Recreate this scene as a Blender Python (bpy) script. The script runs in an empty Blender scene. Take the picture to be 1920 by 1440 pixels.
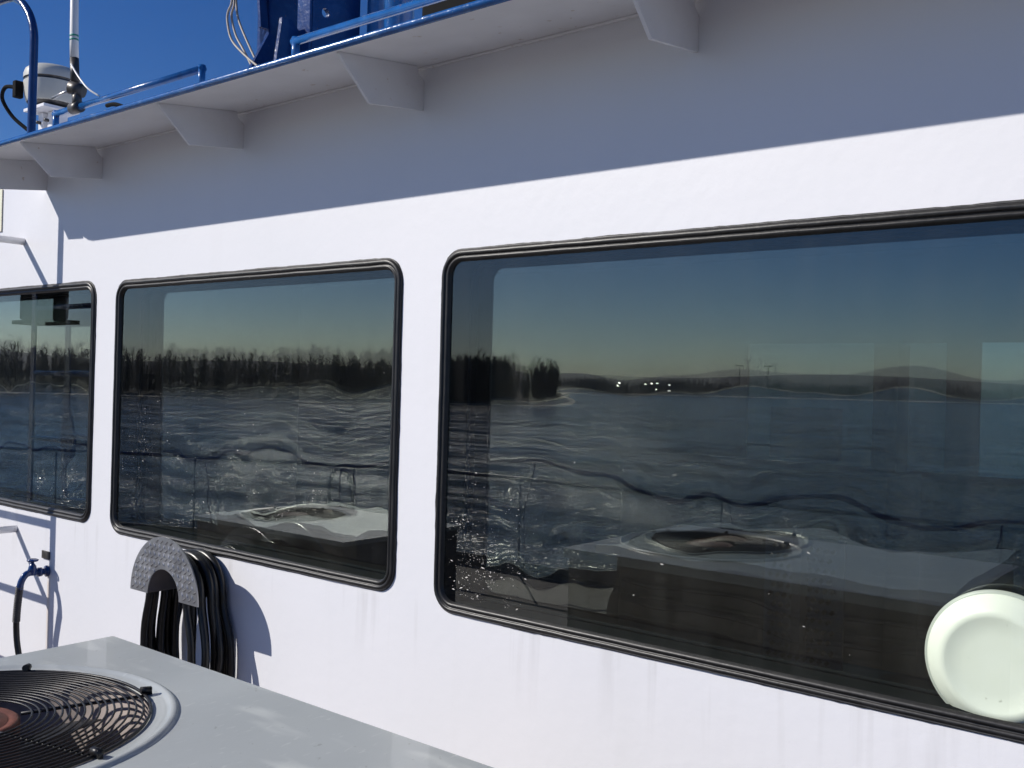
import bpy, bmesh, math, random
from mathutils import Vector, Matrix, noise
from math import sin, cos, pi, radians
random.seed(7)
S = bpy.context.scene
COL = S.collection

# ------------------------------------------------------------------ camera, sky, sun, exposure
YAW = radians(38.6); ROLL = 0.027; N_ = math.sqrt(1 + ROLL*ROLL)
F = Vector((-sin(YAW), cos(YAW), 0)); R = Vector((cos(YAW), sin(YAW), 0)); U = Vector((0, 0, 1))
cx = (R + U*ROLL)/N_; cy = (U - R*ROLL)/N_; cz = -F
cam_data = bpy.data.cameras.new('camera'); cam = bpy.data.objects.new('camera', cam_data); COL.objects.link(cam)
m = Matrix((cx, cy, cz)).transposed().to_4x4(); m.translation = Vector((0, -2.2, 1.6)); cam.matrix_world = m
cam_data.sensor_width = 36; cam_data.lens = 36*1830/1920; cam_data.clip_start = .05; cam_data.clip_end = 9000
S.camera = cam

SUN_EL = math.atan2(.95, math.sqrt(2))
w = bpy.data.worlds.new('World'); S.world = w; w.use_nodes = True
nt = w.node_tree; nt.nodes.clear()
sky = nt.nodes.new('ShaderNodeTexSky'); sky.sky_type = 'NISHITA'; sky.sun_disc = False
sky.sun_elevation = SUN_EL; sky.sun_rotation = radians(225); sky.altitude = 0
sky.air_density = .8; sky.dust_density = .25; sky.ozone_density = 4.5
bg = nt.nodes.new('ShaderNodeBackground'); bg.inputs[1].default_value = .089
wo = nt.nodes.new('ShaderNodeOutputWorld'); hs = nt.nodes.new('ShaderNodeHueSaturation'); hs.inputs['Saturation'].default_value = 1.27; hs.inputs['Hue'].default_value = .512
nt.links.new(sky.outputs[0], hs.inputs['Color']); nt.links.new(hs.outputs[0], bg.inputs[0]); nt.links.new(bg.outputs[0], wo.inputs[0])

sl = bpy.data.lights.new('sun', 'SUN'); sl.energy = 4.85; sl.angle = radians(.5); sl.color = (1, .95, .885)
so = bpy.data.objects.new('sun', sl); COL.objects.link(so)
so.rotation_euler = Vector((1, 1, -.95)).to_track_quat('-Z', 'Y').to_euler()
S.view_settings.view_transform = 'Standard'; S.view_settings.look = 'None'; S.view_settings.exposure = 0; S.view_settings.gamma = 1
S.view_settings.use_curve_mapping = False
S.cycles.transparent_max_bounces = 32; S.cycles.max_bounces = 10; S.cycles.glossy_bounces = 5

# ------------------------------------------------------------------ materials
def mat(name, col, rough=.5, metal=0, bump=None, noise_amt=0, nscale=6, spec=.5, coat=0, stretch=(1, 1, 1), col2=None):
    m = bpy.data.materials.new(name); m.use_nodes = True; t = m.node_tree; p = t.nodes['Principled BSDF']
    p.inputs['Base Color'].default_value = (*col, 1); p.inputs['Roughness'].default_value = rough; p.inputs['Metallic'].default_value = metal
    p.inputs['Specular IOR Level'].default_value = spec; p.inputs['Coat Weight'].default_value = coat
    tc = t.nodes.new('ShaderNodeTexCoord'); mp = t.nodes.new('ShaderNodeMapping'); mp.inputs['Scale'].default_value = stretch
    t.links.new(tc.outputs['Object'], mp.inputs[0])
    if noise_amt or col2:
        n = t.nodes.new('ShaderNodeTexNoise'); n.inputs['Scale'].default_value = nscale; n.inputs['Detail'].default_value = 6
        t.links.new(mp.outputs[0], n.inputs['Vector'])
        cr = t.nodes.new('ShaderNodeValToRGB'); cr.color_ramp.elements[0].position = .35; cr.color_ramp.elements[1].position = .65
        c2 = col2 or tuple(min(1, c*(1+noise_amt)) for c in col)
        cr.color_ramp.elements[0].color = (*[c*(1-noise_amt) for c in col], 1); cr.color_ramp.elements[1].color = (*c2, 1)
        t.links.new(n.outputs[0], cr.inputs[0]); t.links.new(cr.outputs[0], p.inputs['Base Color'])
        rr = t.nodes.new('ShaderNodeMapRange'); rr.inputs[3].default_value = rough*.8; rr.inputs[4].default_value = min(1, rough*1.25)
        t.links.new(n.outputs[0], rr.inputs[0]); t.links.new(rr.outputs[0], p.inputs['Roughness'])
    if bump:
        n2 = t.nodes.new('ShaderNodeTexNoise'); n2.inputs['Scale'].default_value = bump[0]; n2.inputs['Detail'].default_value = 3
        t.links.new(mp.outputs[0], n2.inputs['Vector'])
        b = t.nodes.new('ShaderNodeBump'); b.inputs['Strength'].default_value = 1; b.inputs['Distance'].default_value = bump[1]
        t.links.new(n2.outputs[0], b.inputs['Height']); t.links.new(b.outputs[0], p.inputs['Normal'])
    return m

def wall_material():
    m = bpy.data.materials.new('white_hull_paint'); m.use_nodes = True; t = m.node_tree; p = t.nodes['Principled BSDF']
    p.inputs['Roughness'].default_value = .42; p.inputs['Specular IOR Level'].default_value = .4
    L = t.links; tc = t.nodes.new('ShaderNodeTexCoord'); sx = t.nodes.new('ShaderNodeSeparateXYZ'); L.new(tc.outputs['Object'], sx.inputs[0])
    def nz(scale, st, det=5):
        mp = t.nodes.new('ShaderNodeMapping'); mp.inputs['Scale'].default_value = st; L.new(tc.outputs['Object'], mp.inputs[0])
        n = t.nodes.new('ShaderNodeTexNoise'); n.inputs['Scale'].default_value = scale; n.inputs['Detail'].default_value = det; L.new(mp.outputs[0], n.inputs['Vector']); return n.outputs[0]
    def rng(v, a, b, c=0, d=1):
        r = t.nodes.new('ShaderNodeMapRange'); L.new(v, r.inputs[0]); r.inputs[1].default_value = a; r.inputs[2].default_value = b; r.inputs[3].default_value = c; r.inputs[4].default_value = d; return r.outputs[0]
    def mul(a, b):
        x = t.nodes.new('ShaderNodeMath'); x.operation = 'MULTIPLY'; L.new(a, x.inputs[0]); L.new(b, x.inputs[1]); return x.outputs[0]
    def mix(f, a, b):
        x = t.nodes.new('ShaderNodeMix'); x.data_type = 'RGBA'; L.new(f, x.inputs[0])
        for i, v in ((6, a), (7, b)):
            if isinstance(v, tuple): x.inputs[i].default_value = (*v, 1)
            else: L.new(v, x.inputs[i])
        return x.outputs[2]
    base = mix(rng(nz(1.6, (1, 1, 1)), .35, .65), (.775, .78, .805), (.80, .80, .825))
    # dribbles of dirt that run down from the window sills
    st = rng(nz(16, (1, 1, .05), 4), .56, .74)
    zone = mul(rng(sx.outputs[2], .96, .90), rng(sx.outputs[2], .66, .90))
    base = mix(mul(mul(st, zone), rng(nz(3, (1, 1, 1)), .3, .6, .1, .55)), base, (.47, .46, .45))
    st2 = rng(nz(7, (1, 1, .05), 3), .60, .75, 0, .10)
    base = mix(st2, base, (.62, .62, .60))
    # rust dribble under the tap
    rx = mul(rng(sx.outputs[0], -4.475, -4.462), rng(sx.outputs[0], -4.435, -4.45)); rz = mul(rng(sx.outputs[2], .66, .62), rng(sx.outputs[2], .0, .5, .4, 1))
    base = mix(mul(mul(rx, rz), rng(nz(22, (1, 1, .1), 4), .3, .6, .3, .55)), base, (.62, .47, .30))
    # fine specks
    base = mix(rng(nz(190, (1, 1, 1), 2), .70, .76, 0, .25), base, (.55, .54, .52))
    L.new(base, p.inputs['Base Color'])
    b = t.nodes.new('ShaderNodeBump'); b.inputs['Strength'].default_value = 1; b.inputs['Distance'].default_value = .0008
    L.new(nz(28, (1, 1, 1), 4), b.inputs['Height'])
    b2 = t.nodes.new('ShaderNodeBump'); b2.inputs['Distance'].default_value = .002; L.new(nz(2.2, (1, 1, 1), 1), b2.inputs['Height']); L.new(b.outputs[0], b2.inputs['Normal'])
    L.new(b2.outputs[0], p.inputs['Normal'])
    return m

def glass_material(name, tint, k, base_refl):
    m = bpy.data.materials.new(name); m.use_nodes = True; t = m.node_tree; t.nodes.clear(); L = t.links
    o = t.nodes.new('ShaderNodeOutputMaterial'); mx = t.nodes.new('ShaderNodeMixShader'); tr = t.nodes.new('ShaderNodeBsdfTransparent'); gl = t.nodes.new('ShaderNodeBsdfGlossy')
    tr.inputs[0].default_value = (*tint, 1); gl.inputs['Roughness'].default_value = 0.0; gl.inputs[0].default_value = (.97, 1, .97, 1)
    # Schlick reflectance of one glass surface, the same from both sides
    ge = t.nodes.new('ShaderNodeNewGeometry'); dt = t.nodes.new('ShaderNodeVectorMath'); dt.operation = 'DOT_PRODUCT'; L.new(ge.outputs['Normal'], dt.inputs[0]); L.new(ge.outputs['Incoming'], dt.inputs[1])
    ab = t.nodes.new('ShaderNodeMath'); ab.operation = 'ABSOLUTE'; L.new(dt.outputs['Value'], ab.inputs[0])
    om = t.nodes.new('ShaderNodeMath'); om.operation = 'SUBTRACT'; om.inputs[0].default_value = 1; L.new(ab.outputs[0], om.inputs[1]); om.use_clamp = True
    pw = t.nodes.new('ShaderNodeMath'); pw.operation = 'POWER'; pw.inputs[1].default_value = 5; L.new(om.outputs[0], pw.inputs[0])
    fr = t.nodes.new('ShaderNodeMath'); fr.operation = 'MULTIPLY_ADD'; fr.inputs[1].default_value = .957; fr.inputs[2].default_value = .043; L.new(pw.outputs[0], fr.inputs[0])
    ma = t.nodes.new('ShaderNodeMath'); ma.operation = 'MULTIPLY_ADD'; ma.inputs[1].default_value = k; ma.inputs[2].default_value = base_refl; ma.use_clamp = True
    L.new(fr.outputs[0], ma.inputs[0]); L.new(ma.outputs[0], mx.inputs[0]); L.new(tr.outputs[0], mx.inputs[1]); L.new(gl.outputs[0], mx.inputs[2])
    # thin film of grime and wiped streaks
    tc = t.nodes.new('ShaderNodeTexCoord'); mp = t.nodes.new('ShaderNodeMapping'); mp.inputs['Scale'].default_value = (1, 1, .12); L.new(tc.outputs['Object'], mp.inputs[0])
    n = t.nodes.new('ShaderNodeTexNoise'); n.inputs['Scale'].default_value = 14; n.inputs['Detail'].default_value = 5; L.new(mp.outputs[0], n.inputs['Vector'])
    r = t.nodes.new('ShaderNodeMapRange'); r.inputs[1].default_value = .45; r.inputs[2].default_value = .8; r.inputs[3].default_value = .001; r.inputs[4].default_value = .014; L.new(n.outputs[0], r.inputs[0])
    df = t.nodes.new('ShaderNodeBsdfDiffuse'); df.inputs[0].default_value = (.6, .6, .57, 1); m2 = t.nodes.new('ShaderNodeMixShader')
    L.new(r.outputs[0], m2.inputs[0]); L.new(mx.outputs[0], m2.inputs[1]); L.new(df.outputs[0], m2.inputs[2]); L.new(m2.outputs[0], o.inputs[0])
    return m
def clear_material():
    m = bpy.data.materials.new('glass_edge'); m.use_nodes = True; t = m.node_tree; t.nodes.clear()
    o = t.nodes.new('ShaderNodeOutputMaterial'); tr = t.nodes.new('ShaderNodeBsdfTransparent'); tr.inputs[0].default_value = (.97, .99, .98, 1); t.links.new(tr.outputs[0], o.inputs[0]); return m

def water_material():
    m = bpy.data.materials.new('river_water'); m.use_nodes = True; t = m.node_tree; p = t.nodes['Principled BSDF']; L = t.links
    p.inputs['Base Color'].default_value = (.006, .018, .028, 1); p.inputs['Roughness'].default_value = .07; p.inputs['IOR'].default_value = 1.45
    tc = t.nodes.new('ShaderNodeTexCoord')
    def nz(sc, st, det, rot=0, out=1):
        mp = t.nodes.new('ShaderNodeMapping'); mp.inputs['Scale'].default_value = st; mp.inputs['Rotation'].default_value = (0, 0, rot); L.new(tc.outputs['Object'], mp.inputs[0])
        n = t.nodes.new('ShaderNodeTexNoise'); n.inputs['Scale'].default_value = sc; n.inputs['Detail'].default_value = det; L.new(mp.outputs[0], n.inputs['Vector']); return n.outputs[out]
    def vm(op, a, b):
        x = t.nodes.new('ShaderNodeVectorMath'); x.operation = op
        for k, v in enumerate((a, b)):
            if isinstance(v, tuple): x.inputs[k].default_value = v
            elif v is not None: L.new(v, x.inputs[k])
        return x.outputs[0]
    # wave slopes taken straight from noise (keeps its strength at any distance)
    a = vm('SUBTRACT', nz(2.3, (1, 1.3, 1), 5, .6), (.5, .5, .5)); b = vm('SUBTRACT', nz(9, (1, 1.2, 1), 3, .3), (.5, .5, .5))
    ripple = vm('ADD', vm('MULTIPLY', a, (1.5, 1.5, 0)), vm('MULTIPLY', b, (1.9, 1.9, 0)))
    # gusts and calm streaks
    g = t.nodes.new('ShaderNodeMapRange'); g.inputs[1].default_value = .36; g.inputs[2].default_value = .64; g.inputs[3].default_value = .42; g.inputs[4].default_value = 1.6
    L.new(nz(.05, (1, 2.6, 1), 5, -.75, 0), g.inputs[0])
    rg = t.nodes.new('ShaderNodeMapRange'); rg.inputs[1].default_value = .4; rg.inputs[2].default_value = .6; rg.inputs[3].default_value = .04; rg.inputs[4].default_value = .20
    L.new(nz(.16, (1, 3.0, 1), 4, -.75, 0), rg.inputs[0]); L.new(rg.outputs[0], p.inputs['Roughness'])
    sc_ = t.nodes.new('ShaderNodeVectorMath'); sc_.operation = 'SCALE'; L.new(ripple, sc_.inputs[0]); L.new(g.outputs[0], sc_.inputs['Scale'])
    n_ = vm('NORMALIZE', vm('ADD', sc_.outputs[0], (0, 0, 1)), None); L.new(n_, p.inputs['Normal'])
    return m

def diamond_plate(name='diamond_plate'):
    return mat(name, (.40, .40, .41), .42, 1, noise_amt=.10, nscale=12)

M = dict(
    white=wall_material(),
    white2=mat('white_enamel', (.80, .80, .82), .35, noise_amt=.03, nscale=8, bump=(40, .0008)),
    rubber=mat('black_rubber', (.009, .0085, .0085), .42, noise_amt=.3, nscale=20, bump=(60, .0006)),
    sealant=mat('grey_sealant', (.035, .034, .034), .5, noise_amt=.5, nscale=30, bump=(50, .001)),
    jamb=mat('dark_jamb', (.008, .010, .011), .9, noise_amt=.1, spec=.04),
    glass=glass_material('outer_glass', (.965, .985, .945), 1.9, .0),
    film=glass_material('inner_tinted_glass', (.34, .40, .40), 2.0, .045),
    tint=glass_material('far_tinted_glass', (.22, .28, .30), 1.0, .0),
    tint2=glass_material('far_pale_glass', (.52, .60, .62), 1.0, .0),
    clear=clear_material(),
    blue=mat('blue_enamel', (.003, .028, .13), .22, noise_amt=.12, nscale=10, bump=(38, .0022), coat=.4),
    bluep=mat('blue_pipe_paint', (.012, .10, .32), .2, noise_amt=.15, nscale=25, bump=(55, .0012), coat=.5),
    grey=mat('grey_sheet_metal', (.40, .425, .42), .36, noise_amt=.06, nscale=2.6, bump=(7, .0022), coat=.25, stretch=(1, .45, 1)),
    brown=mat('dark_casing', (.19, .165, .15), .6, noise_amt=.2, nscale=8),
    wire=mat('black_wire', (.010, .009, .009), .42, noise_amt=.2, nscale=40),
    rust=mat('rust_red_hub', (.15, .05, .03), .6, noise_amt=.35, nscale=25, bump=(70, .001)),
    shroud=mat('inner_shroud', (.36, .31, .285), .7, noise_amt=.25, nscale=14),
    blade=mat('fan_blade', (.03, .035, .045), .45, noise_amt=.3, nscale=12),
    alu=diamond_plate(),
    steel=mat('bright_steel', (.55, .53, .5), .3, 1, noise_amt=.2, nscale=30),
    hose=mat('black_hose', (.006, .006, .0065), .34, noise_amt=.2, nscale=30, bump=(90, .0004)),
    black=mat('black_plastic', (.010, .010, .010), .85, noise_amt=.2, nscale=20, spec=.08),
    dish=mat('cream_plastic', (.89, .90, .82), .4, noise_amt=.02, nscale=12, col2=(.91, .92, .85)),
    radar=mat('radome_white', (.55, .545, .49), .4, noise_amt=.03, nscale=8),
    cable=mat('grey_cable', (.34, .30, .26), .5, noise_amt=.15, nscale=30),
    whip=mat('fibreglass_white', (.8, .8, .78), .35, noise_amt=.02),
    green=mat('green_band', (.02, .28, .2), .4, noise_amt=.05),
    dark=mat('dark_steel', (.09, .085, .08), .4, .6, noise_amt=.3, nscale=25),
    cream=mat('cream_sign', (.82, .78, .60), .5, noise_amt=.02),
    red=mat('red_print', (.6, .05, .06), .5, noise_amt=.02),
    deck=mat('deck_paint', (.18, .155, .15), .75, noise_amt=.15, nscale=3, bump=(60, .002)),
    bul=mat('bulwark_blue', (.065, .085, .11), .5, noise_amt=.1, nscale=5),
    interior=mat('cabin_lining', (.10, .095, .10), .8, noise_amt=.15, nscale=4),
    seat=mat('chair_fabric', (.05, .055, .09), .8, noise_amt=.15, nscale=30),
    lino=mat('cabin_floor', (.03, .028, .028), .6, noise_amt=.2, nscale=5),
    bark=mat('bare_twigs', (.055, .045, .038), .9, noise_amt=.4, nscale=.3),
    far_bark=mat('hazed_bare_twigs', (.085, .075, .068), .9, noise_amt=.3, nscale=.1),  # bark lightened to paint haze into the distant trees
    bank=mat('river_bank', (.085, .075, .06), .95, noise_amt=.3, nscale=.08, bump=(.5, .3)),
    sand=mat('glint_pale_shore', (.74, .66, .52), .9, noise_amt=.15, nscale=.3),  # sandy shore, colour raised to paint in sun glint at the water's edge
    hill=mat('wooded_hill', (.06, .055, .055), 1, noise_amt=.3, nscale=.03),
    water=water_material(),
    fleck=mat('white_flecks', (.66, .63, .58), .25, noise_amt=.05),
)

def wear_and_light_streaks(m, pale, dark, sc1, st1, sc2, k1=.5, k2=.35):
    """pale marks (light streaks painted in on the grey lid) and small dark scuffs"""
    t = m.node_tree; p = t.nodes['Principled BSDF']; L = t.links; src = p.inputs['Base Color'].links[0].from_socket
    tc = t.nodes.new('ShaderNodeTexCoord')
    for sc, st, col, lo, hi, k, det in ((sc1, st1, pale, .54, .70, k1, 3), (sc2, (1, 1, 1), dark, .70, .76, k2, 2), (sc1*9, (st1[1], st1[0], 1), pale, .62, .72, k1*.5, 5)):
        mp = t.nodes.new('ShaderNodeMapping'); mp.inputs['Scale'].default_value = st; mp.inputs['Rotation'].default_value = (0, 0, .55); L.new(tc.outputs['Object'], mp.inputs[0])
        n = t.nodes.new('ShaderNodeTexNoise'); n.inputs['Scale'].default_value = sc; n.inputs['Detail'].default_value = det; L.new(mp.outputs[0], n.inputs['Vector'])
        r = t.nodes.new('ShaderNodeMapRange'); r.interpolation_type = 'SMOOTHSTEP'; r.inputs[1].default_value = lo; r.inputs[2].default_value = hi; r.inputs[4].default_value = k; L.new(n.outputs[0], r.inputs[0])
        x = t.nodes.new('ShaderNodeMix'); x.data_type = 'RGBA'; L.new(r.outputs[0], x.inputs[0]); L.new(src, x.inputs[6]); x.inputs[7].default_value = (*col, 1); src = x.outputs[2]
    L.new(src, p.inputs['Base Color'])
wear_and_light_streaks(M['grey'], (.66, .68, .64), (.12, .11, .10), 3.2, (1, 3.5, 1), 60)  # long pale smears put light streaks from the glass into the lid colour
wear_and_light_streaks(M['dish'], (.93, .94, .88), (.42, .42, .34), 5, (1, 1, 3), 48, .4, .6)
wear_and_light_streaks(M['white2'], (.74, .74, .74), (.45, .34, .24), 4, (1, 1, 1), 34, .3, .55)
wear_and_light_streaks(M['blue'], (.015, .06, .20), (.12, .07, .05), 9, (1, 1, 1), 60, .4, .6)
wear_and_light_streaks(M['bluep'], (.10, .22, .42), (.16, .10, .07), 14, (1, 1, 1), 75, .4, .7)

# ------------------------------------------------------------------ helpers
class MB:
    def __init__(s): s.v = []; s.f = []; s.mi = []; s.sm = []
    def add(s, vs, fs, mi=0, smooth=False):
        o = len(s.v); s.v += [tuple(v) for v in vs]; s.f += [tuple(i+o for i in f) for f in fs]; s.mi += [mi]*len(fs); s.sm += [smooth]*len(fs); return s
    def box(s, c, d, rot=None, mi=0):
        vs = []
        for x in (-.5, .5):
            for y in (-.5, .5):
                for z in (-.5, .5):
                    v = Vector((x*d[0], y*d[1], z*d[2]))
                    if rot: v = rot @ v
                    vs.append(v + Vector(c))
        return s.add(vs, [(0, 1, 3, 2), (4, 6, 7, 5), (0, 4, 5, 1), (2, 3, 7, 6), (0, 2, 6, 4), (1, 5, 7, 3)], mi)
    def tube(s, pts, r, n=12, cap=True, closed=False, mi=0, radii=None):
        pts = [Vector(p) for p in pts]; k = len(pts); vs = []; nrm = None
        for i, p in enumerate(pts):
            a = pts[(i-1) % k] if (closed or i > 0) else p; b = pts[(i+1) % k] if (closed or i < k-1) else p
            t = (b-a).normalized()
            if nrm is None:
                nrm = t.orthogonal().normalized()
            nrm = (nrm - t*nrm.dot(t)).normalized(); bi = t.cross(nrm)
            rr = radii[i] if radii else r
            for j in range(n): a_ = 2*pi*j/n; vs.append(p + (nrm*cos(a_) + bi*sin(a_))*rr)
        fs = []
        for i in range(k if closed else k-1):
            for j in range(n):
                i2 = (i+1) % k; fs.append((i*n+j, i*n+(j+1) % n, i2*n+(j+1) % n, i2*n+j))
        s.add(vs, fs, mi, True)
        if cap and not closed:
            o = len(s.v)-len(vs); s.f += [tuple(o+j for j in range(n))[::-1], tuple(o+(k-1)*n+j for j in range(n))]; s.mi += [mi]*2; s.sm += [False]*2
        return s
    def lathe(s, prof, c, axis='z', n=48, mi=0):
        vs = []
        for r_, h in prof:
            for j in range(n):
                a = 2*pi*j/n
                v = {'z': (r_*cos(a), r_*sin(a), h), 'y': (r_*cos(a), h, r_*sin(a)), 'x': (h, r_*cos(a), r_*sin(a))}[axis]
                vs.append(Vector(v)+Vector(c))
        fs = [(i*n+j, i*n+(j+1) % n, (i+1)*n+(j+1) % n, (i+1)*n+j) for i in range(len(prof)-1) for j in range(n)]
        return s.add(vs, fs, mi, True)
    def prism(s, poly, thick, mi=0):   # poly: list of Vectors (planar), thick: Vector offset
        k = len(poly); a = [Vector(p) for p in poly]; b = [p+Vector(thick) for p in a]
        return s.add(a+b, [tuple(range(k))[::-1], tuple(range(k, 2*k))]+[(i, (i+1) % k, k+(i+1) % k, k+i) for i in range(k)], mi)
    def build(s, name, mats, parent=None, bevel=0, fix=True):
        me = bpy.data.meshes.new(name); me.from_pydata(s.v, [], s.f)
        for mm in (mats if isinstance(mats, (list, tuple)) else [mats]): me.materials.append(mm)
        me.polygons.foreach_set('material_index', s.mi); me.polygons.foreach_set('use_smooth', s.sm)
        if fix and len(s.f) < 60000:
            bm = bmesh.new(); bm.from_mesh(me); bmesh.ops.recalc_face_normals(bm, faces=bm.faces)
            if bevel: bmesh.ops.bevel(bm, geom=[e for e in bm.edges if e.is_manifold and e.calc_face_angle(0) > .5], offset=bevel, segments=2, profile=.6, affect='EDGES')
            bm.to_mesh(me); bm.free()
        o = bpy.data.objects.new(name, me); COL.objects.link(o)
        if parent is not None: o.parent = parent; o.matrix_parent_inverse = parent.matrix_world.inverted() if not parent.parent else (parent.parent.matrix_world @ parent.matrix_basis).inverted()
        return o
def tag(o, label=None, cat=None, group=None, kind=None):
    for k, v in (('label', label), ('category', cat), ('group', group), ('kind', kind)):
        if v: o[k] = v
    return o
def thing(name, loc, label, cat, group=None):
    o = bpy.data.objects.new(name, None); COL.objects.link(o); o.location = loc; o.matrix_world = Matrix.Translation(loc); return tag(o, label, cat, group)
def arc(c, r, a0, a1, n, ax='xz'):
    out = []
    for i in range(n+1):
        a = a0+(a1-a0)*i/n; d = {'x': 0, 'y': 1, 'z': 2}; v = [0, 0, 0]; v[d[ax[0]]] = r*cos(a); v[d[ax[1]]] = r*sin(a); out.append(Vector(c)+Vector(v))
    return out
def rrect(x0, x1, z0, z1, r, n=8):
    pts = []
    for cxx, czz, a0 in ((x1-r, z1-r, 0), (x0+r, z1-r, pi/2), (x0+r, z0+r, pi), (x1-r, z0+r, 1.5*pi)):
        for i in range(n+1): a = a0+pi/2*i/n; pts.append((cxx+r*cos(a), czz+r*sin(a)))
    return pts
def dense(x0, x1, z0, z1, r, step=.03):
    p = rrect(x0, x1, z0, z1, r, 8); out = []
    for i in range(len(p)):
        a = p[i]; b = p[(i+1) % len(p)]; d = math.hypot(b[0]-a[0], b[1]-a[1]); k = max(1, int(d/step))
        for j in range(k): out.append((a[0]+(b[0]-a[0])*j/k, a[1]+(b[1]-a[1])*j/k))
    return out
def smooth_curve(pts, n=8):
    pts = [Vector(p) for p in pts]; out = []
    for i in range(len(pts)-1):
        p0 = pts[max(0, i-1)]; p1 = pts[i]; p2 = pts[i+1]; p3 = pts[min(len(pts)-1, i+2)]
        for j in range(n):
            t = j/n; out.append(.5*((2*p1)+(-p0+p2)*t+(2*p0-5*p1+4*p2-p3)*t*t+(-p0+3*p1-3*p2+p3)*t**3))
    out.append(pts[-1]); return out

# ------------------------------------------------------------------ setting: water, banks, deck
WZ = -3.2
o = MB().add([(-7000, -7000, WZ), (7000, -7000, WZ), (7000, 7000, WZ), (-7000, 7000, WZ)], [(0, 1, 2, 3)]).build('water', M['water']); tag(o, kind='structure')
def strip(name, line, depth, h, mat_, hv=0, seed=0, n=120, west=False):
    # line: list of 2D points; land rises from the water's edge away from the boat
    P = smooth_curve([(x, y, 0) for x, y in line], n); b = MB(); vs = []
    for i, p in enumerate(P):
        q = P[min(i+1, len(P)-1)] - P[max(i-1, 0)]; nn = Vector((q.y, -q.x, 0)).normalized()
        if (nn.x > 0) if west else (nn.dot(p) < 0): nn = -nn
        for k, (d, z) in enumerate(((0, -1), (0, .05), (2, .5), (depth*.3, h*.5), (depth, h), (depth*4, h*1.05))):
            wob = noise.noise(Vector((p.x*.004+seed, p.y*.004, k*.7)))*hv*(k > 2)
            v = p+nn*(d+2.5*noise.noise(Vector((p.x*.02, p.y*.02, seed)))); vs.append((v.x, v.y, WZ+z+wob))
    K = 6
    fs = [(i*K+k, (i+1)*K+k, (i+1)*K+k+1, i*K+k+1) for i in range(len(P)-1) for k in range(K-1)]
    b.add(vs, fs, 0, True); o = b.build(name, mat_); tag(o, kind='structure'); return o
near_line = [(-330, 60), (-260, -20), (-205, -105), (-150, -158), (-136, -180), (-155, -216), (-215, -300), (-300, -408)]
shore_line = [(-300, -408), (-350, -514), (-283, -605), (-155, -772), (60, -860), (400, -800)]
strip('river_bank', near_line, 60, 2.2, M['bank'], .8, 1, west=True)
strip('far_shore', shore_line, 160, 4, M['bank'], 2, 2)
strip('hills', [(-1000, -300), (-800, -850), (-480, -1080), (-100, -1180), (300, -1180), (800, -1000)], 260, 26, M['hill'], 16, 5, 60)
def beach(name, line, wd, west=False):
    P = smooth_curve([(x, y, 0) for x, y in line], 30); vs = []
    for i, p in enumerate(P):
        q = P[min(i+1, len(P)-1)] - P[max(i-1, 0)]; nn = Vector((q.y, -q.x, 0)).normalized()
        if (nn.x > 0) if west else (nn.dot(p) < 0): nn = -nn
        ww = wd*(1+.5*noise.noise(Vector((p.x*.03, p.y*.03, 3))))
        for d, z in ((-3, -.1), (-1.5, .08), (ww-1.5, .62+.2*noise.noise(Vector((p.x*.05, p.y*.05, 0)))), (ww, .1)): v = p+nn*d; vs.append((v.x, v.y, WZ+z))
    fs = [(i*4+k, i*4+k+1, (i+1)*4+k+1, (i+1)*4+k) for i in range(len(P)-1) for k in range(3)]
    tag(MB().add(vs, fs, 0, True).build(name, M['sand']), kind='structure')
beach('beach', near_line, 9, True)
beach('far_beach', shore_line, 5)

def wood(name, line, n, hmin, hmax, back, seed, skip=None, size=1, label='', west=True, m='bark'):
    rnd = random.Random(seed); P = smooth_curve([(x, y, 0) for x, y in line], 20); vs = []; fs = []
    def blade(p, d, L, wd):
        side = d.cross(Vector((p.x, p.y, 0)).normalized()).normalized()*wd
        o = len(vs); e = p+d*L; vs.extend((tuple(p-side), tuple(p+side), tuple(e))); fs.append((o, o+1, o+2))
    for i in range(n):
        t = rnd.random()*(len(P)-1.01); k = int(t); p = P[k].lerp(P[k+1], t-k); q = P[k+1]-P[k]; nn = Vector((q.y, -q.x, 0)).normalized()
        if (nn.x > 0) if west else (nn.dot(p) < 0): nn = -nn
        p = p+nn*(3+rnd.random()**1.3*back)
        if skip and skip(p): continue
        big = .5+.5*noise.noise(Vector((p.x*.03, p.y*.03, seed)))
        h = (hmin+(hmax-hmin)*(.45*rnd.random()**1.5+.40*big+.25*noise.noise(Vector((p.x*.12, p.y*.12, seed))))); base = Vector((p.x, p.y, WZ+.4)); h *= rnd.choice((1, 1, .8, .6))
        blade(base, Vector((rnd.gauss(0, .03), rnd.gauss(0, .03), 1)).normalized(), h*rnd.uniform(.75, 1), .06*size)
        for j in range(64):
            f = rnd.uniform(.03, 1)**.85; a = rnd.random()*6.28; out = rnd.uniform(.35, 1.1)
            d = Vector((cos(a)*out, sin(a)*out, rnd.uniform(.5, 1.3))).normalized()
            blade(base+Vector((0, 0, h*f)), d, h*rnd.uniform(.09, .24)*(1.2-f*.55), rnd.uniform(.04, .10)*size)
    me = bpy.data.meshes.new(name); me.from_pydata(vs, [], fs); me.materials.append(M[m]); o = bpy.data.objects.new(name, me); COL.objects.link(o)
    tag(o, label, 'trees', kind='stuff')
wood('bare_wood', [(-330, 60), (-260, -20), (-205, -105), (-150, -158), (-140, -175)], 3400, 6.5, 11.5, 30, 3, label='dense bare winter trees along the near bank', size=.8)
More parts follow.
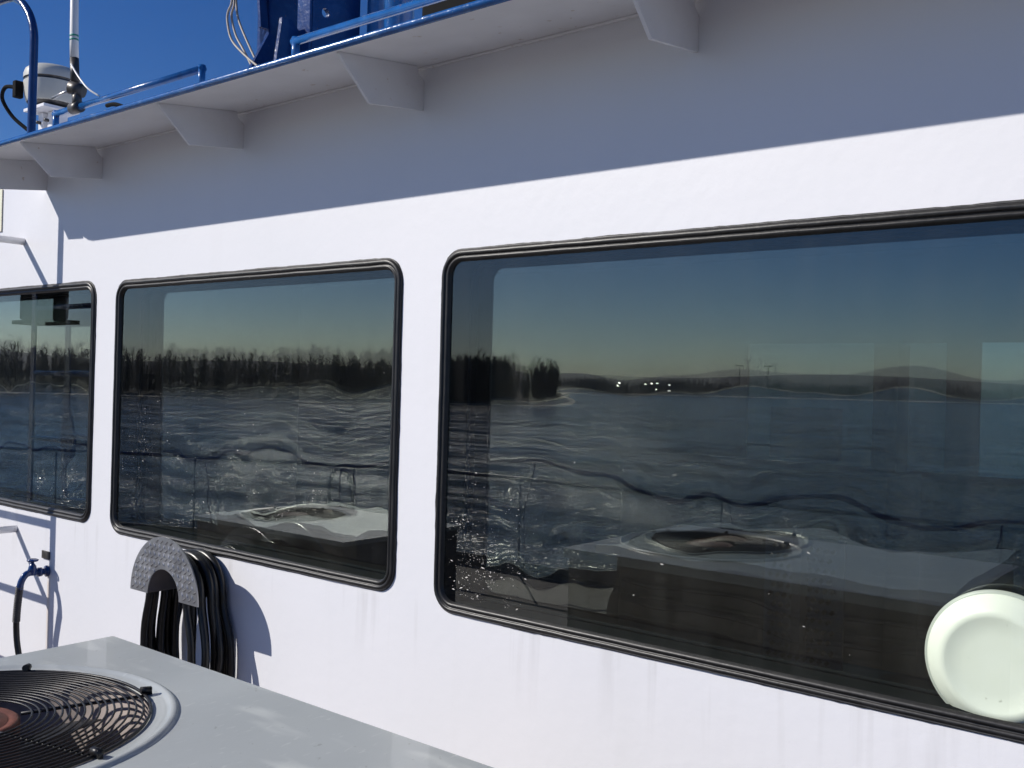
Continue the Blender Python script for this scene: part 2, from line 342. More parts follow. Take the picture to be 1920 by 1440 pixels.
wood('bare_thicket', [(-142, -175), (-155, -216), (-215, -300), (-300, -408)], 1100, 6, 15, 26, 4, skip=lambda p: (lambda q: not (-.2 < q < -.013 or .006 < q < .040))((.782*p.x-.624*(p.y+2.2))/(-.624*p.x-.782*(p.y+2.2))+random.gauss(0, .0045)), label='patchy bare trees where the bank turns away', size=1.1)
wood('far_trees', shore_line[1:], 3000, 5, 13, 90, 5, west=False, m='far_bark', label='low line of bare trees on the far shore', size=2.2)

b = MB().prism([(-13, -.9, -.0), (-9.2, -3.05, 0), (-6, -4.3, 0), (7, -4.3, 0), (7, 5.5, 0), (-6, 5.5, 0), (-9.2, 4.8, 0), (-13, 3, 0)], (0, 0, -.05)); tag(b.build('deck', M['deck']), kind='structure')
b = MB().prism([(-13, -.9, -.06), (-9.2, -3.05, -.06), (-6, -4.3, -.06), (7, -4.3, -.06), (7, 5.5, -.06), (-6, 5.5, -.06), (-9.2, 4.8, -.06), (-13, 3, -.06)], (0, 0, -3.6)); tag(b.build('hull', M['bul']), kind='structure')
bw = thing('deck_railing', (-6, -4.3, 0), 'open dark blue pipe railing at the deck edge, mirrored in the windows', 'railing')
BP = [(-13, -.9), (-9.2, -3.05), (-6, -4.3), (7, -4.3)]
for i in range(3):
    a = Vector((*BP[i], 0)); c = Vector((*BP[i+1], 0)); L_ = (c-a).length; nn = Vector(((c-a).y, -(c-a).x, 0)).normalized()*.012
    MB().prism([a+Vector((0, 0, .001)), c+Vector((0, 0, .001)), c+Vector((0, 0, .10)), a+Vector((0, 0, .10))], nn).build('toe_plate', M['bul'], bw)
    for k in range(int(L_/1.9)+1):
        q = a.lerp(c, (k+.5)/(int(L_/1.9)+1)); MB().tube([q+Vector((0, 0, .0)), q+Vector((0, 0, .79))], .009, 8).build('stanchion', M['blue'], bw)
MB().tube([Vector((x, y, .80)) for x, y in BP], .017, 12).build('top_rail', M['blue'], bw)
hp = thing('boarding_hoop', (-6.9, -3.9, 0), 'dark looped grab rail standing by the deck railing, mirrored in the middle window', 'grab rail')
MB().tube(smooth_curve([(-7.02, -3.88, 0), (-7.02, -3.88, .45), (-6.99, -3.88, .68), (-6.90, -3.90, .76), (-6.79, -3.93, .68), (-6.76, -3.94, .45), (-6.76, -3.94, 0)], 6), .02, 10).build('pipe', M['blue'], hp)

# ------------------------------------------------------------------ wheelhouse
wh = thing('wheelhouse', (-3.5, 0, 0), 'white painted wheelhouse side wall with dark framed windows under an overhanging roof', 'wheelhouse')
WIN = [(-5.85, -4.10, .940, 2.000), (-3.922, -2.212, .925, 1.990), (-2.036, .10, .905, 1.998)]
FW = .033; CR = .075
def wall_part():
    bm = bmesh.new(); X0, X1, Z0, Z1 = -8.2, 3.0, 0.0, 2.582
    def loop(pts, y):
        vs = [bm.verts.new((x, y, z)) for x, z in pts]
        return vs, [bm.edges.new((vs[i], vs[(i+1) % len(vs)])) for i in range(len(vs))]
    for y in (0, .14):
        es = loop([(X0, Z0), (X1, Z0), (X1, Z1), (X0, Z1)], y)[1]
        for (a, b_, c, d) in WIN: es += loop(rrect(a+.012, b_-.012, c+.012, d-.012, CR-.012), y)[1]
        bmesh.ops.triangle_fill(bm, edges=es, use_beauty=True, use_dissolve=False)
    vs = [bm.verts.new(p) for p in ((X0, 0, Z0), (X1, 0, Z0), (X1, .14, Z0), (X0, .14, Z0), (X0, 0, Z1), (X1, 0, Z1), (X1, .14, Z1), (X0, .14, Z1))]
    for f in ((0, 1, 2, 3), (4, 5, 6, 7), (0, 3, 7, 4), (1, 5, 6, 2)): bm.faces.new([vs[i] for i in f])
    me = bpy.data.meshes.new('wall'); bm.to_mesh(me); bm.free(); me.materials.append(M['white']); o = bpy.data.objects.new('wall', me); COL.objects.link(o)
    o.parent = wh; o.matrix_parent_inverse = wh.matrix_world.inverted()
wall_part()

def window(i, a, b_, c, d):
    we = bpy.data.objects.new('window', None); COL.objects.link(we); we.parent = wh; we.location = Vector(((a+b_)/2, 0, c))-wh.location
    we.matrix_world = Matrix.Translation(((a+b_)/2, 0, c))
    we['label'] = ['leftmost dark window, cut by the frame edge', 'middle window with rounded black rubber frame', 'largest right hand window with white dish behind it'][i]
    inv = Matrix.Translation((-(a+b_)/2, 0, -c))
    def par(o): o.parent = we; o.matrix_parent_inverse = inv; return o
    # rubber profile: (inset, y)
    prof = [(0, .003), (-.001, -.006), (.004, -.011), (.010, -.012), (.0145, -.009), (.0165, -.003), (.019, -.0085), (.024, -.0095), (.029, -.007), (.033, .003)]
    npt = None; vs = []; fs = []
    base = dense(a, b_, c, d, CR)
    n = len(base); cxm, czm = (a+b_)/2, (c+d)/2
    for (ins, y) in prof:
        ring = dense(a, b_, c, d, CR)
        for (x, z) in ring:
            # inset by moving towards inner rounded rectangle
            ax = max(a+CR, min(b_-CR, x)); az = max(c+CR, min(d-CR, z)); dv = Vector((x-ax, z-az)); L = dv.length
            dv = dv/L if L > 1e-6 else Vector((0, 0))
            w_ = noise.noise(Vector((x*9, z*9, i*5+1)))*.0012 + noise.noise(Vector((x*31, z*31, i)))*.0004
            k = 1 if ins < .02 else .35
            vs.append((x-dv.x*(ins+w_*k), y+w_*.5*k, z-dv.y*(ins+w_*k)))
    m_ = len(prof)
    fs = [(p*n+j, p*n+(j+1) % n, (p+1)*n+(j+1) % n, (p+1)*n+j) for p in range(m_-1) for j in range(n)]
    par(MB().add(vs, fs, 0, True).build('frame', M['rubber']))
    # sealant bead, lumpy, only here and there proud of the rubber
    pts = []; rad = []
    for (x, z) in dense(a-.002, b_+.002, c-.002, d+.002, CR, .018):
        k = noise.noise(Vector((x*6, z*6, i*3+9))); k2 = noise.noise(Vector((x*40, z*40, 2))); pts.append((x, -.001, z)); rad.append(max(.0015, .0026+.003*k+.0016*k2+(.0018 if z > d-.02 else 0)))
    par(MB().tube(pts, .004, 6, closed=True, radii=rad).build('sealant', M['sealant']))
    # reveal between the two panes
    a2, b2, c2, d2 = a+.028, b_-.028, c+.028, d-.028; r2 = CR-.03
    rg = rrect(a2, b2, c2, d2, r2); k = len(rg); vs = [(x, .008, z) for x, z in rg]+[(x, .135, z) for x, z in rg]
    par(MB().add(vs, [(j, (j+1) % k, k+(j+1) % k, k+j) for j in range(k)], 0, False).build('reveal', M['jamb']))
    # outer pane: flat slab
    k = len(rg); vs = [(x, .003, z) for x, z in rg]+[(x, .008, z) for x, z in rg]
    o_ = MB(); o_.add(vs, [tuple(range(k))], 0); o_.f.append(tuple(range(k, 2*k))); o_.mi.append(1); o_.sm.append(False)
    par(o_.build('outer_pane', [M['glass'], M['clear']], fix=False))
    # inner pane: slab with a rolling, rippled film surface
    NX = int((b2-a2)/.011); NZ = int((d2-c2)/.011); vs = []; fs = []
    ins = .014 
    def inside(x, z):
        return x, z
    for q in range(NZ+1):
        for p in range(NX+1):
            u = p/NX; v = q/NZ; x = a2+(b2-a2)*u; z = c2+(d2-c2)*v
            V = Vector((x*1.0, z*1.0, 3.3+i*4))
            low = max(0, min(1, (.78-v)/.45)); edge = max(0, 1-min(u, 1-u)*(b2-a2)/.14)
            amp = (.12+.95*low)
            h = .0034*noise.noise(Vector((x*3.3, z*2.1, 1+i*7)))*amp + .0010*noise.noise(Vector((x*7.5, z*3.6, 4+i*7)))*(low+.12) + .00006*noise.noise(Vector((x*22, z*14, 8+i*7)))*low
            h -= (.0075, .0075, .0022)[i]*(d2-c2)*.30*math.tanh((v-.62)/.22)     # slow bow of the pane, tilts the upper part slightly down
            vs.append((x, .10+h, z))
    fs = [(q*(NX+1)+p, q*(NX+1)+p+1, (q+1)*(NX+1)+p+1, (q+1)*(NX+1)+p) for q in range(NZ) for p in range(NX)]
    mb = MB(); mb.add(vs, fs, 0, True); mb.add([(a2, .106, c2), (b2, .106, c2), (b2, .106, d2), (a2, .106, d2)], [(0, 1, 2, 3)], 1)
    par(mb.build('inner_pane', [M['film'], M['clear']], fix=False))
    # gasket around the inner pane with rounded corners
    par(MB().tube([(x, .097, z) for x, z in rrect(a2+.005, b2-.005, c2+.005, d2-.005, r2+.005)], .006, 6, closed=True).build('gasket', M['jamb']))
    # small pale flecks on the outer pane, thickest low down
    rnd = random.Random(40+i); mb = MB()
    cl = []
    for q in range((6, 26, 22)[i]):
        if i == 1: cl.append((rnd.uniform(a2+.05, b2-.15), c2+.12+abs(rnd.gauss(0, .22)), rnd.uniform(.02, .09)))
        elif i == 2: cl.append((a2+.04+abs(rnd.gauss(0, .16)), c2+.03+abs(rnd.gauss(.10, .14)), rnd.uniform(.015, .05)))
        else: cl.append((b2-.04-abs(rnd.gauss(0, .2)), c2+.05+abs(rnd.gauss(0, .15)), .04))
    for q in range((110, 620, 420)[i]):
        g_ = rnd.choice(cl); x = g_[0]+rnd.gauss(0, g_[2]); z = g_[1]+rnd.gauss(0, g_[2]*.6)
        if rnd.random() < .06: x = rnd.uniform(a2, b2); z = c2+.05+abs(rnd.gauss(0, .3))
        if not (a2+.02 < x < b2-.02 and c2+.02 < z < d2-.1): continue
        s_ = rnd.lognormvariate(-7.1, .5)*(.75 if i == 1 else 1.0); e = rnd.choice((1, 1, 1.6, 3)) ; an = rnd.gauss(0, .3)
        dx = Vector((cos(an)*s_*e, 0, sin(an)*s_*e)); dz = Vector((-sin(an)*s_, 0, cos(an)*s_)); c_ = Vector((x, .0028, z))
        mb.add([c_-dx, c_-dz, c_+dx, c_+dz, c_+Vector((0, -s_*.7, 0))], [(0, 1, 4), (1, 2, 4), (2, 3, 4), (3, 0, 4)])
    ob = par(mb.build('pale_flecks', M['fleck'])); ob['kind'] = 'stuff'
for i, wdw in enumerate(WIN): window(i, *wdw)

# roof slab with overhang
XE = -4.60; ZR = 2.584; ZE = 2.533; W = .362
b = MB()
prof = [(W*0+5.0, ZR+.03), (5.0, ZR), (0, ZR), (-W, ZE), (-W, ZE+.012), (0, ZR+.03)]
def corner(poly_y, z, zt):
    pass
nx = 10; top = []; bot = []
edge = [(XE, 0)]+[(XE-0+.09*(1-cos(t)), -W+.09*(1-sin(t))) for t in [0, .3, .6, .9, 1.2, pi/2]]+[(4.0, -W), (4.0, 0)]
def zs(y): return ZR+(ZE-ZR)*(-y/W) if y < 0 else ZR
pb = [Vector((x, y, zs(y))) for x, y in edge]
b.prism(pb, (0, 0, .012)); b.box(((-8.2+3)/2, 2.55, ZR+.006), (11.2, 5.1, .012))
b.build('roof', M['white2'], wh)
pipe = [Vector((x, y-.004 if i else y, zs(y)+.010)) for i, (x, y) in enumerate([(XE, 0)]+edge[1:-1])]
MB().tube(pipe, .0115, 10).build('edge_pipe', M['bluep'], wh)
# support brackets under the overhang, corner at the wall snipped off
for bx in (-4.585, -4.085, -3.075, -2.15, -1.195, -.23, .73, 1.7):
    t = .010; s_ = .034; mb = MB()
    y0 = -.0005
    ys = lambda y: zs(y)-.001
    poly = [(bx, y0, ys(0)-s_-.012), (bx, y0, 2.448), (bx, -.225, 2.416), (bx, -.350, ys(-.350)-.004), (bx, -.350, ys(-.35)), (bx, -s_, ys(-s_)), (bx, -s_*.75, ys(0)-s_*.75)]
    mb.prism(poly, (t, 0, 0)); mb.build('bracket', M['white2'], wh)
# weld bead where soffit meets the wall
pts = [(-4.6+i*.05, -.003+.0015*noise.noise(Vector((i*.7, 0, 0))), ZR-.004) for i in range(150)]
MB().tube(pts, .005, 6).build('weld_bead', M['white2'], wh)
# cabin interior shell
ib = MB()
ib.box((-2.6, 4.45, .55), (11.2, .04, 1.1)); ib.box((-2.6, 4.45, 2.26), (11.2, .04, .64))
for x0, x1 in ((-8.2, -3.1), (-2.1, -2.04), (-1.73, -1.53), (-.35, .3), (1.6, 3.0)): ib.box(((x0+x1)/2, 4.45, 1.52), (x1-x0, .04, .84))
ib.box((-8.18, 2.3, 1.29), (.04, 4.3, 2.56)); ib.box((2.98, 2.3, 1.29), (.04, 4.3, 2.56)); ib.box((-2.6, 2.3, .01), (11.1, 4.3, .02)); ib.box((-2.6, 2.3, 2.56), (11.1, 4.2, .02))
ib.box((-2.6, .165, .45), (11.1, .03, .85))
ib.build('lining', M['interior'], wh)
for x0, x1 in ((-3.1, -2.1), (-2.04, -1.73), (-1.53, -.35), (.3, 1.6)):
    MB().box(((x0+x1)/2, 4.45, 1.52), (x1-x0, .006, .84)).build('far_pane', M['tint'] if x0 != -1.53 else M['tint2'], wh)

# ------------------------------------------------------------------ things inside the cabin
ch = thing('helm_chair', (-1.15, 1.15, 0), 'dark high backed helm chair with perforated back inside the cabin', 'chair')
b = MB().box((-1.25, 1.05, .95), (.03, .34, .42)); b.build('back_pad', M['seat'], ch)
mb = MB()
for r_ in range(12):
    for c_ in range(9):
        mb.box((-1.36+c_*.025+(r_ % 2)*.0125, .93, .72+r_*.033), (.012, .004, .016), Matrix.Rotation(pi/4, 3, 'Y'))
o_ = mb.build('back_mesh', M['black'], ch); o_['kind'] = 'stuff'
MB().box((-1.25, .945, .90), (.27, .012, .44)).build('back_panel', mat('grey_panel', (.16, .17, .24), .6, noise_amt=.1), ch)
MB().box((-1.15, 1.2, .55), (.5, .5, .1)).build('seat', M['seat'], ch, bevel=.03)
MB().tube([(-1.15, 1.2, .02), (-1.15, 1.2, .5)], .04).build('pedestal', M['dark'], ch)
cn = thing('helm_console', (-2.3, 2.9, 0), 'dark navigation console with screen standing inside the cabin', 'console')
MB().box((-2.4, 3.2, .6), (1.6, .6, 1.15)).build('cabinet', M['interior'], cn, bevel=.02)
MB().box((-2.2, 3.3, 1.36), (.42, .05, .3)).build('monitor', M['black'], cn, bevel=.01)
MB().box((-1.72, 3.3, 1.4), (.13, .2, .95)).build('pillar', M['interior'], cn)
# white dish standing behind the outer pane
ds = thing('round_dish', (-.47, .045, .94), 'round cream white plastic dish standing behind the glass in the lower right corner', 'dish')
MB().lathe([(0, -.0255), (.060, -.0258), (.092, -.0268), (.098, -.0295), (.106, -.0300), (.116, -.0255), (.131, -.011), (.139, -.005), (.1435, .002), (.1435, .008), (.139, .010), (.0, .010)], (-.468, .048, 1.042), 'y', 96).build('bowl', M['dish'], ds)
MB().lathe([(.142, .004), (.1495, .004), (.151, .012), (.149, .022), (.142, .022)], (-.468, .048, 1.042), 'y', 96).build('rim', mat('grey_rim', (.5, .52, .48), .4, noise_amt=.05), ds)

# ------------------------------------------------------------------ ladder left of the frame (its shadow and reflection show)
ld = thing('wall_ladder', (-5.12, -.36, 0), 'blue steel ladder with white standoffs at the left, seen by its shadow and reflection', 'ladder')
for x in (-4.79, -5.44):
    MB().box((x, -.36, 1.36), (.042, .012, 2.70)).build('stringer', M['blue'], ld)
    for z in (2.222, .838):
        MB().tube([(x, -.001, z), (x, -.354, z)], .017, 12).build('standoff', M['white2'], ld)
for k in range(7): z = .17+.355*k; MB().tube([(-5.42, -.36, z), (-4.81, -.36, z)], .014, 10).build('rung', M['blue'], ld)
hs = thing('horn_speaker', (-5.44, -.36, 2.0), 'dark boxy loudhailer fixed on the ladder, mirrored in the left window', 'loudspeaker')
MB().box((-5.5, -.44, 1.99), (.34, .12, .20)).build('casing', M['black'], hs, bevel=.015); MB().box((-5.48, -.44, 1.875), (.46, .16, .022)).build('shelf', M['black'], hs)

# sign at the very left edge and small plaque by the tap
sg = thing('wall_sign', (-5.2, -.002, 2.3), 'cream sign plate with red lettering at the left edge of the wall', 'sign')
MB().box((-5.19, -.004, 2.395), (.33, .004, .21)).build('plate', M['cream'], sg)
mb = MB()
for x in (-5.055,):
    for dx in (-.008, .008): mb.box((x+dx, -.0075, 2.342), (.004, .002, .026))
    for dz in (-.012, 0, .012): mb.box((x, -.0082, 2.342+dz), (.018, .002, .0035))
mb.build('lettering', M['red'], sg)
pq = MB().box((-4.483, -.004, .752), (.070, .006, .036)).build('small_plaque', M['dark'], bevel=.001); tag(pq, 'small dark metal plaque on the white wall above the blue tap', 'plaque')

# ------------------------------------------------------------------ tap and its hose
tp = thing('garden_tap', (-4.466, 0, .68), 'blue painted tap on the white wall with a dark hose on its spout', 'tap')
MB().lathe([(0, -.002), (.026, -.002), (.026, -.010), (.015, -.012), (.015, -.030), (.021, -.031), (.021, -.046), (.014, -.048), (.013, -.06)], (-4.466, 0, .680), 'y', 16).build('flange', M['blue'], tp)
MB().tube(smooth_curve([(-4.466, -.055, .682), (-4.466, -.085, .682), (-4.466, -.105, .672), (-4.468, -.120, .645), (-4.470, -.125, .612)], 5), .015, 12, radii=None).build('spout', M['blue'], tp)
MB().lathe([(.016, -.02), (.021, 0), (.016, .022), (.010, .03), (.007, .034), (.007, .05), (0, .05)], (-4.466, -.072, .69), 'z', 14).build('bonnet', M['blue'], tp)
mb = MB()
mb.tube(arc((-4.466, -.072, .738), .020, 0, 2*pi, 16, 'xy')[:-1], .0055, 8, closed=True); mb.tube([(-4.486, -.072, .738), (-4.446, -.072, .738)], .004, 6); mb.tube([(-4.466, -.092, .738), (-4.466, -.052, .738)], .004, 6)
mb.build('handle', M['blue'], tp)
th = thing('tap_hose', (-4.47, -.125, .3), 'dark hose with ribbed upper sleeve hanging from the blue tap', 'hose')
cv = smooth_curve([(-4.470, -.125, .625), (-4.485, -.124, .56), (-4.50, -.122, .48), (-4.502, -.12, .42), (-4.49, -.12, .36), (-4.455, -.12, .27), (-4.40, -.13, .15), (-4.33, -.15, .03)], 8)
MB().tube(cv[18:], .0135, 12).build('pipe', M['hose'], th)
mb = MB(); fine = smooth_curve(cv[:20], 6); mb.tube(fine, .0125, 10)
for q in range(4, len(fine)-2, 5):
    t = (fine[q+1]-fine[q-1]).normalized(); nn = t.orthogonal().normalized(); bi = t.cross(nn)
    mb.tube([fine[q]+(nn*cos(a*pi/6)+bi*sin(a*pi/6))*.0145 for a in range(12)], .0028, 6, closed=True)
mb.build('ribbed_sleeve', mat('ribbed_grey', (.05, .05, .055), .4, noise_amt=.2, nscale=30), th)

# ------------------------------------------------------------------ hose hanger of diamond plate with a coil of black hose
HX, HZ = -3.224, .781
hg = thing('hose_hanger', (HX, -.1, HZ), 'half round hose hanger of silver diamond plate below the middle window', 'hose hanger')
def half_ring(y0, y1, ro, ri, n=36):
    vs = []
    for y in (y0, y1):
        for r_ in (ro, ri):
            for i in range(n+1): a = pi*i/n; vs.append((HX+r_*cos(a), y, HZ+r_*sin(a)))
    k = n+1; fs = []
    for i in range(n): fs += [(i, i+1, k+i+1, k+i), (2*k+i, 3*k+i, 3*k+i+1, 2*k+i+1), (i, 2*k+i, 2*k+i+1, i+1), (k+i, k+i+1, 3*k+i+1, 3*k+i)]
    fs += [(0, k, 3*k, 2*k), (k-1, 3*k-1, 4*k-1, 2*k-1)]
    return vs, fs
RO, RI = .2215, .103
MB().add(*half_ring(-.1845, -.180, RO, RI)).build('front_plate', M['alu'], hg)
# raised tread bars
mb = MB(); st = .031
for iu in range(-22, 23):
    for iv in range(-2, 24):
        x = HX+iu*st; z = HZ+iv*st
        for (ox, oz, an) in ((0, 0, radians(-52)), (st/2, st/2, radians(38))):
            px_, pz_ = x+ox, z+oz; r_ = math.hypot(px_-HX, pz_-HZ)
            if pz_-HZ > .008 and RI+.008 < r_ < RO-.008:
                d = Vector((cos(an), 0, sin(an)))*.0115; e = Vector((-sin(an), 0, cos(an)))*.0034; c_ = Vector((px_, -.1846, pz_)); up = Vector((0, -.0026, 0))
                mb.add([c_-d, c_-e, c_+d, c_+e, c_-d*.55+up, c_+d*.55+up], [(0, 1, 4), (0, 4, 3), (1, 2, 5), (1, 5, 4), (2, 3, 5), (3, 4, 5)], 0, False)
o_ = mb.build('tread_bars', M['alu'], hg); o_['kind'] = 'stuff'
vs, fs = half_ring(-.180, -.002, RI+.001, RI-.002); MB().add(vs, fs, 0, True).build('saddle', mat('saddle_metal', (.10, .09, .09), .5, .3, noise_amt=.2, nscale=20), hg)
hc = thing('coiled_hose', (HX, -.09, HZ), 'black rubber hose hung in many loops over the silver diamond plate hanger', 'hose')
rnd = random.Random(5); n_l = 9
mb = MB(); hr = .0145; allp = []
ysl = [-.163, -.140, -.122, -.100, -.080, -.062, -.045, -.030, -.021]
lay = [0, 0, 1, 0, 1, 1, 0, 1, 0]
for i in range(n_l):
    y = ysl[i]; rr = RI+.017+lay[i]*.028; dl = rnd.uniform(-.012, .012); wl = rnd.uniform(.0, .03); wr = rnd.uniform(-.01, .03); dep = rnd.uniform(.30, .42)
    pts = []
    zb = HZ-dep-.05
    pts += [(HX-rr+.06+wl*.3, y+dl, zb-.02), (HX-rr-.005-wl*.5, y+dl, zb+.10), (HX-rr-.012-wl, y+dl*.6, HZ-.16), (HX-rr-.004, y, HZ-.03)]
    pts += [tuple(p) for p in arc((HX, y, HZ), rr, pi*.97, .03*pi, 9)]
    pts += [(HX+rr+.006, y, HZ-.04), (HX+rr+.020+wr, y-dl*.6, HZ-.17), (HX+rr+.012+wr, y-dl, zb+.10), (HX+rr-.05, y-dl, zb-.02)]
    cvp = smooth_curve(pts, 4)
    bot = smooth_curve([pts[-1], (HX+.05, y, zb-.09), (HX-.04, y, zb-.09), pts[0]], 5)
    MB().tube(cvp+bot[1:-1], hr, 12, closed=True).build('hose_loop', M['hose'], hc)

# ------------------------------------------------------------------ air conditioning unit
AX0, AX1, AY0, AY1, AZ = -2.231, -.795, -1.915, -.937, .96
ac = thing('air_conditioner', ((AX0+AX1)/2, (AY0+AY1)/2, 0), 'grey sheet metal air conditioning unit with black wire fan guard on the deck', 'air conditioner')
FC = Vector((-1.851, -1.441, AZ))
def ac_top():
    bm = bmesh.new(); n = 96; ro = .374
    def ring(r_, z, k=n): return [bm.verts.new((FC.x+r_*cos(2*pi*i/k), FC.y+r_*sin(2*pi*i/k), z)) for i in range(k)]
    es = []
    cn_ = rrect(AX0, AX1, AY0, AY1, .005, 3); vs = [bm.verts.new((x, y, AZ)) for x, y in cn_]; es += [bm.edges.new((vs[i], vs[(i+1) % len(vs)])) for i in range(len(vs))]
    r0 = ring(ro, AZ); es += [bm.edges.new((r0[i], r0[(i+1) % n])) for i in range(n)]
    bmesh.ops.triangle_fill(bm, edges=es, use_beauty=True)
    lo = [bm.verts.new((v.co.x, v.co.y, AZ-.035)) for v in vs]
    for i in range(len(vs)): bm.faces.new((vs[i], vs[(i+1) % len(vs)], lo[(i+1) % len(vs)], lo[i]))
    rings = [r0]
    for r_, z in ((.371, AZ+.004), (.367, AZ+.0065), (.362, AZ+.007), (.357, AZ+.005), (.353, AZ+.002), (.349, AZ+.001), (.326, AZ+.0005), (.322, AZ-.002), (.320, AZ-.03)): rings.append(ring(r_, z))
    for a, c in zip(rings, rings[1:]):
        for i in range(n): f = bm.faces.new((a[i], a[(i+1) % n], c[(i+1) % n], c[i])); f.smooth = True
    bmesh.ops.recalc_face_normals(bm, faces=bm.faces)
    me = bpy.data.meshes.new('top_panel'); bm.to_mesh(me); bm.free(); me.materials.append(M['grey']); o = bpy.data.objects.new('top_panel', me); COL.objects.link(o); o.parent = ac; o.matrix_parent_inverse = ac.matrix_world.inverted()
ac_top()
e = .02
for (c_, d_) in ((((AX0+AX1)/2, AY1-e, .49), (AX1-AX0-.04, .006, .86)), (((AX0+AX1)/2, AY0+e, .49), (AX1-AX0-.04, .006, .86)), ((AX0+e, (AY0+AY1)/2, .49), (.006, AY1-AY0-.05, .86)), ((AX1-e, (AY0+AY1)/2, .49), (.006, AY1-AY0-.05, .86))):
    MB().box(c_, d_).build('side_panel', M['brown'], ac)
for k in range(9): MB().box(((AX0+AX1)/2, AY1-.010, .16+k*.083), (AX1-AX0-.14, .020, .010), Matrix.Rotation(.5, 3, 'X')).build('louver', M['brown'], ac)
MB().box(((AX0+AX1)/2, (AY0+AY1)/2, .03), (AX1-AX0-.02, AY1-AY0-.02, .055)).build('base', M['dark'], ac)
MB().lathe([(.320, -.001), (.320, -.34), (0, -.34)], FC, 'z', 48).build('fan_shroud', M['shroud'], ac)
fn = bpy.data.objects.new('fan', None); COL.objects.link(fn); fn.parent = ac; fn.location = FC-ac.location+Vector((0, 0, -.09)); finv = Matrix.Translation(-(FC+Vector((0, 0, -.09))))
def fpar(o): o.parent = fn; o.matrix_parent_inverse = finv; return o
fpar(MB().lathe([(0, .006), (.074, .006), (.077, .003), (.082, .003), (.092, .006), (.098, .002), (.099, -.10), (.099, -.14), (0, -.14)], FC, 'z', 40).build('hub', M['rust']))
for k in range(4):
    a0 = 2*pi*k/4+.35; vs = []; nr, na = 8, 6
    for i in range(nr+1):
        r_ = .095+(.300-.095)*i/nr; sw = .18*i/nr
        for j in range(na+1):
            t = j/na; a = a0+sw+(t-.5)*(.62+.12*i/nr); vs.append((FC.x+r_*cos(a), FC.y+r_*sin(a), AZ-.075-.08*t+.012*sin(t*pi)))
    fs = [(i*(na+1)+j, i*(na+1)+j+1, (i+1)*(na+1)+j+1, (i+1)*(na+1)+j) for i in range(nr) for j in range(na)]
    mb = MB().add(vs, fs, 0, True); o_ = fpar(mb.build('blade', M['blade'], fix=False)); so_ = o_.modifiers.new('t', 'SOLIDIFY'); so_.thickness = .003
gd = bpy.data.objects.new('fan_guard', None); COL.objects.link(gd); gd.parent = ac; gd.location = FC-ac.location; ginv = Matrix.Translation(-FC)
def gpar(o): o.parent = gd; o.matrix_parent_inverse = ginv; return o
def gz(r_): return AZ+.004+.006*(1-(r_/.322)**2)
nring = 17
for k in range(nring):
    r_ = .322-.0128*k-(.0 if k else 0)
    gpar(MB().tube([(FC.x+r_*cos(2*pi*i/72), FC.y+r_*sin(2*pi*i/72), gz(r_)) for i in range(72)], .0021 if k else .0030, 6, closed=True).build('guard_ring', M['wire']))
for k in range(6):
    a = math.atan2(.164-0, .084) + k*pi/3
    a = math.atan2(-1.113+1.441, -1.767+1.851) + k*pi/3
    d = Vector((cos(a), sin(a), 0)); pts = [Vector((FC.x, FC.y, 0))+d*r_+Vector((0, 0, gz(r_)-.0045)) for r_ in (.100, .15, .22, .28, .318)]
    pts.append(Vector((FC.x, FC.y, AZ+.004))+d*.338)
    gpar(MB().tube(pts, .0034, 6).build('guard_spoke', M['wire']))
    cp = MB(); cp.tube([Vector((FC.x, FC.y, AZ+.012))+d*.316, Vector((FC.x, FC.y, AZ+.010))+d*.336], .0070, 8); cp.tube([Vector((FC.x, FC.y, AZ+.002))+d*.333, Vector((FC.x, FC.y, AZ+.015))+d*.333], .0055, 8)
    gpar(cp.build('clip', M['wire']))

def copy_tree(o, parent=None):
    c = o.copy(); COL.objects.link(c)
    if parent: c.parent = parent; c.matrix_parent_inverse = o.matrix_parent_inverse.copy()
    for ch in [q for q in list(bpy.data.objects) if q.parent == o]: copy_tree(ch, c)
    return c
ac2 = copy_tree(ac); ac2.location = ac.location+Vector((-3.27, -.50, 0)); ac2.scale = (1, 1, .73)
ac['group'] = ac2['group'] = 'fan units on the deck'
ac['label'] = 'grey metal air conditioning unit with round black fan guard, nearest, at lower left'
ac2['label'] = 'lower grey fan unit further forward, seen only mirrored in the middle window'

# ------------------------------------------------------------------ roof gear
def pipe_rail(name, x0, x1, z, y, label, ends):
    t = thing(name, (x0, y, 2.54), label, 'rail', 'low blue rails along the roof edge')
    MB().tube([(x0, y, z), (x1, y, z)], .0125, 14).build('top_pipe', M['bluep'], t)
    for x in ends: MB().tube([(x, y, 2.550), (x, y, z+.0125)], .0125, 12).build('post', M['bluep'], t)
    return t
pipe_rail('roof_rail', -3.905, -2.88, 2.633, -.30, 'short low blue pipe rail on the roof edge beside the radar', (-3.893, -2.89))
pipe_rail('roof_rail', -2.41, .9, 2.628, -.30, 'long low blue pipe rail on the roof edge in front of the blue mast', (-2.398, -1.2, -.1))
ho = thing('blue_handrail', (-4.08, -.3, 2.55), 'tall blue pipe handrail with curved top at the left of the roof', 'handrail')
MB().tube(smooth_curve([(-4.10, -.3, 2.552), (-4.098, -.3, 2.75), (-4.096, -.3, 2.93), (-4.100, -.3, 3.00), (-4.125, -.3, 3.06), (-4.17, -.3, 3.115), (-4.24, -.3, 3.165), (-4.36, -.3, 3.20), (-4.7, -.3, 3.21)], 6), .0165, 16).build('pipe', M['blue'], ho)
